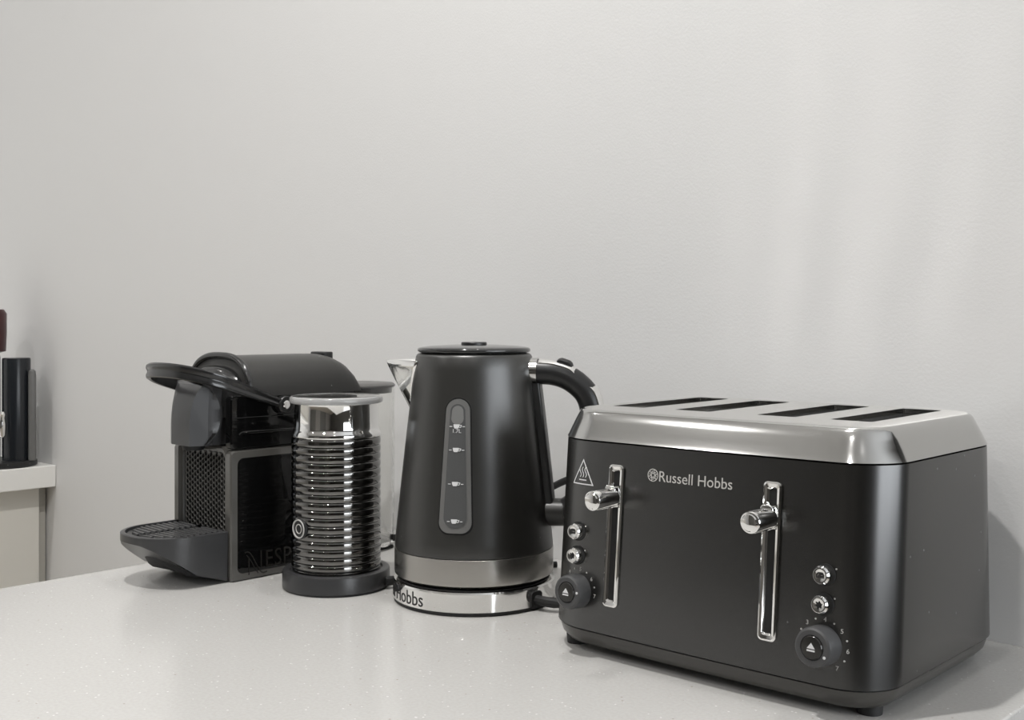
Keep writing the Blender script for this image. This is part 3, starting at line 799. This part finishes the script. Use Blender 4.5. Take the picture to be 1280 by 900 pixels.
# lever: a U-shaped band pivoting on both flanks
def arm(t):                                        # outline of the band centre line in plan + height
    return t
path = []
PY, PZ, TY, TZ = .638, .1600, .5405, .1945
def armz(y): return PZ + (PY - y) * (TZ - PZ) / (PY - TY)
HW = .0535
for y in (.638, .625, .605, .585, .575): path.append((XC + HW, y))
for k in range(1, 18):
    a = PI * k / 18
    path.append((XC + HW * (abs(cos(a)) ** .85) * (1 if cos(a) >= 0 else -1), .575 - (.575 - .5405) * abs(sin(a)) ** .9))
for y in (.575, .585, .605, .625, .638): path.append((XC - HW, y))
def band(path, prof):
    rings = []
    n_ = len(path)
    for i, (x, y) in enumerate(path):
        a = Vector(path[max(i - 1, 0)]); b = Vector(path[min(i + 1, n_ - 1)]); t = (b - a).normalized()
        nrm = Vector((t.y, -t.x))                 # outward for this winding
        if nrm.dot(Vector((x, y)) - Vector((XC, .60))) < 0: nrm = -nrm
        zc_ = armz(y)
        u = i / (n_ - 1); e_ = min(u, 1 - u)
        k = min(1.0, .62 + e_ * 3)                # slimmer at the pivots
        rings.append([(x + nrm.x * o_, y + nrm.y * o_, zc_ + h * k) for o_, h in prof])
    return rings
lprof = [(-.0018, -.0066), (.0006, -.0070), (.0024, -.0058), (.0026, -.0030), (.0014, -.0008), (.0014, .0008), (.0026, .0028), (.0024, .0056), (.0006, .0068), (-.0018, .0064)]
lv = cb_('lever', MB().loft(band(path, lprof)), 'lever', angle=40)
for s in (1, -1):
    x = XC + s * .0495
    hb = cb_('pivot_hub', MB().lathe_axis([(.0082, -.002), (.0082, .0058), (.0074, .0068), (.0050, .0068), (.0046, .0060)], (x, .6380, .1602), (s, 0, 0), 36), 'satin', lv, angle=30)
    cb_('pivot_pin', MB().lathe_axis([(.0040, .005), (.0040, .0070), (.0032, .0076), (.001, .0076)], (x, .6380, .1602), (s, 0, 0), 28), 'chrome', hb, angle=30)
# drip tray: scoop with a D-shaped plan
TXC, THW, TYB, TYF = -.9355, .0460, .5805, .5075
def dplan(k, inset=0.0, yb_=TYB):
    """D outline; k scales how far the nose reaches"""
    pts = [(TXC + THW - inset, yb_)]
    ys = .549
    for j in range(25):
        a = PI * j / 24
        reach = (ys - TYF) * k - inset
        pts.append((TXC + (THW - inset) * (abs(cos(a)) ** .9) * (1 if cos(a) >= 0 else -1), ys - reach * abs(sin(a)) ** .95 if k > 0 else ys))
    pts.append((TXC - THW + inset, yb_))
    return pts
def traylvl(z, k, inset): return [(x, y, z) for x, y in dplan(k, inset)]
def botz(y): return max(.0015, .0015 + (.563 - y) * .0385 / (.563 - .5095)) if y < .563 else .0015
outer_t = traylvl(.0465, 1, 0); low = [(x, y, min(botz(y), .0405)) for x, y in dplan(1, .0008)]
mid_t = [(x, y, .0400) for x, y in dplan(1, .0)]
mb = MB().loft([low, [(a[0], a[1], max(b[2] * .5 + a[2] * .5, a[2])) for a, b in zip(mid_t, low)], outer_t, traylvl(.0472, 1, .0014), traylvl(.0472, 1, .0040), traylvl(.0440, 1, .0046)])
tray = cb_('drip_tray', mb, 'tray', angle=40)
mb = MB().loft([[(x, y, max(.0008, botz(y) - .003)) for x, y in dplan(.72, .016)], [(x, y, botz(y) + .0015) for x, y in dplan(.80, .014)]])
cb_('tray_underside', mb, 'rubber', tray, angle=30)
mb = MB().loft([traylvl(.0442, 1, .0050), traylvl(.0452, 1, .0056)])
grid = cb_('drip_grid', mb, 'satin', tray, angle=30)
mb = MB()
for side in (-1, 1):
    for i in range(11):
        yc = .5195 + i * .0060
        a = dplan(1, .0085)
        half = THW - .0085
        if yc < .549:
            q = (.549 - yc) / (.549 - TYF - .0085)
            if q >= .98: continue
            half *= (1 - q ** 2.0) ** .5
        x0, x1 = .0045, half
        if x1 - x0 < .004: continue
        X0, X1 = TXC + side * x0, TXC + side * x1
        mb.loft([[(X0, yc + .0016, .0450), (X0, yc - .0016, .0450), (X0, yc - .0010, .0468), (X0, yc + .0010, .0468)], [(X1, yc + .0036, .0450), (X1, yc + .0004, .0450), (X1, yc + .0010, .0468), (X1, yc + .0030, .0468)]])
cb_('grid_bars', mb, 'tray', grid, smooth=False)
cb_('grid_slot', MB().loft([[(x, y, .0451) for x, y in rrect(TXC - .0022, TXC + .0022, .518, .573, .002, .002, 4)], [(x, y, .0455) for x, y in rrect(TXC - .0022, TXC + .0022, .518, .573, .002, .002, 4)]]), 'dark', grid)
# water tank at the back
def tplan(r, yb_, k=1.0): 
    pts = []
    for i in range(33):
        a = -PI * .22 + PI * 1.44 * i / 32
        pts.append((XC + r * cos(a), .762 + r * sin(a)))
    return pts
def trg(r, z): return [(x, y, z) for x, y in tplan(r, 0)]
mb = MB().loft([trg(.042, .0035), trg(.0446, .0060), trg(.0450, .03), trg(.0452, .1700), trg(.0436, .1700), trg(.0432, .03), trg(.0428, .0085)])
tank = cb_('water_tank', mb, 'clear', angle=40)
cb_('tank_lid', MB().loft([trg(.0428, .1640), trg(.0428, .1702), trg(.0460, .1704), trg(.0460, .1722), trg(.0440, .1738), trg(.02, .1745)]), 'smokelid', tank, angle=40)
cb_('tank_valve', MB().lathe([(.007, .010), (.0075, .014), (.004, .020), (.003, .028)], 20, (XC + .02, .775, 0)), 'rubber', tank)
cb_('tank_seat', MB().box(XC - .036, XC + .036, .722, .790, 0, .0034), 'rubber', bevel=(.001, 2))
pts = spline([(-.905, .790, .010), (-.885, .818, .008), (-.845, .838, .016), (-.80, .846, .034), (-.76, .848, .058), (-.715, .8525, .082), (-.66, .8535, .100), (-.615, .854, .1125), (-.585, .8545, .118), (-.56, .8555, .119)], 7)
cb_('power_cord', MB().tube(pts, .0036, 10), 'rubber')

# ------------------------------------------------------------------ far worktop: canister and capsule machine at the frame edge
can = thing('coffee_machine', 'black capsule machine with dark red top, cut off by the left edge', 'coffee machine', (-1.885, .80, T))
build('stand_base', MB().lathe([(.050, 0), (.052, .002), (.052, .0085), (.0500, .0100), (.03, .0102)], 48), 'satin', can)
build('column', MB().box(-.075, -.030, -.05, .012, .0, .19), 'canister', can, bevel=(.012, 4))
build('capsule_bin', MB().lathe([(.0218, .0103), (.0220, .176), (.0212, .1785), (.018, .179), (.005, .179)], 40, (.015, .015, 0)), 'canister', can, angle=30)
build('clear_column', MB().lathe([(.0062, .0102), (.0062, .150), (.0052, .157), (.002, .160)], 24, (.0405, .036 - .006, 0)), 'gaugegrey', can)
build('head', MB().lathe([(.030, .186), (.040, .189), (.0415, .22), (.0415, .252), (.037, .259), (.01, .261)], 48, (-.045, -.02, 0)), 'cup', can, angle=40)
build('outlet', MB().lathe([(.003, .050), (.0058, .054), (.0062, .072), (.0045, .082), (.006, .088), (.004, .092)], 24, (.030, -.015, 0)), 'chrome', can)
# ------------------------------------------------------------------ camera
cam = bpy.data.cameras.new('camera'); cam.lens = 36 * 1409 / 1280; cam.sensor_width = 36
cam.shift_y = -48 / 1280; cam.clip_start = .02
co = bpy.data.objects.new('camera', cam); COL.objects.link(co)
co.location = (0, 0, T + CH); co.rotation_euler = (PI / 2, 0, math.atan(1301 / 1409))
scene.camera = co

# ------------------------------------------------------------------ light
def area(name, loc, rot, size, power, col=(1, 1, 1), shape='DISK', size_y=None, spread=180):
    l = bpy.data.lights.new(name, 'AREA'); l.energy = power; l.color = col; l.shape = shape; l.size = size
    if size_y: l.size_y = size_y
    l.spread = math.radians(spread)
    o = bpy.data.objects.new(name, l); COL.objects.link(o); o.location = loc; o.rotation_euler = rot
    return o
WARM = (1, .985, .966)
for i, (x, y, p, sp_) in enumerate([(-.62, .17, 14, 165), (-.28, -.55, 3.5, 170), (-.30, -1.25, 4, 170), (-1.56, -.4, 5.5, 170), (-.66, .775, 2.7, 170), (.7, -.8, 4, 170), (-1.6, -1.5, 8, 170), (-2.05, .25, 2.3, 170)]):  # last entry is a fill lamp added to brighten left wall and slab
    area('downlight_and_fill', (x, y, 2.494), (0, 0, 0), .05, p, WARM, spread=sp_)
area('window_daylight', (WX + .10, (WY0 + WY1) / 2, (WZ0 + WZ1) / 2), (0, -PI / 2 * -1, 0), WZ1 - WZ0, 50, (.93, .965, 1), 'RECTANGLE', WY1 - WY0)
w = bpy.data.worlds.new('World'); scene.world = w; w.use_nodes = True
bg = w.node_tree.nodes['Background']; bg.inputs['Color'].default_value = (.85, .92, 1, 1); bg.inputs['Strength'].default_value = 1.0

scene.view_settings.view_transform = 'Standard'; scene.view_settings.look = 'None'
scene.view_settings.gamma = 1; scene.view_settings.use_curve_mapping = False
scene.view_settings.exposure = 0.0
scene.cycles.max_bounces = 10; scene.cycles.diffuse_bounces = 5; scene.cycles.glossy_bounces = 6; scene.cycles.transmission_bounces = 8
scene.cycles.blur_glossy = 0.0; scene.cycles.sample_clamp_indirect = 30
scene.cycles.use_denoising = True
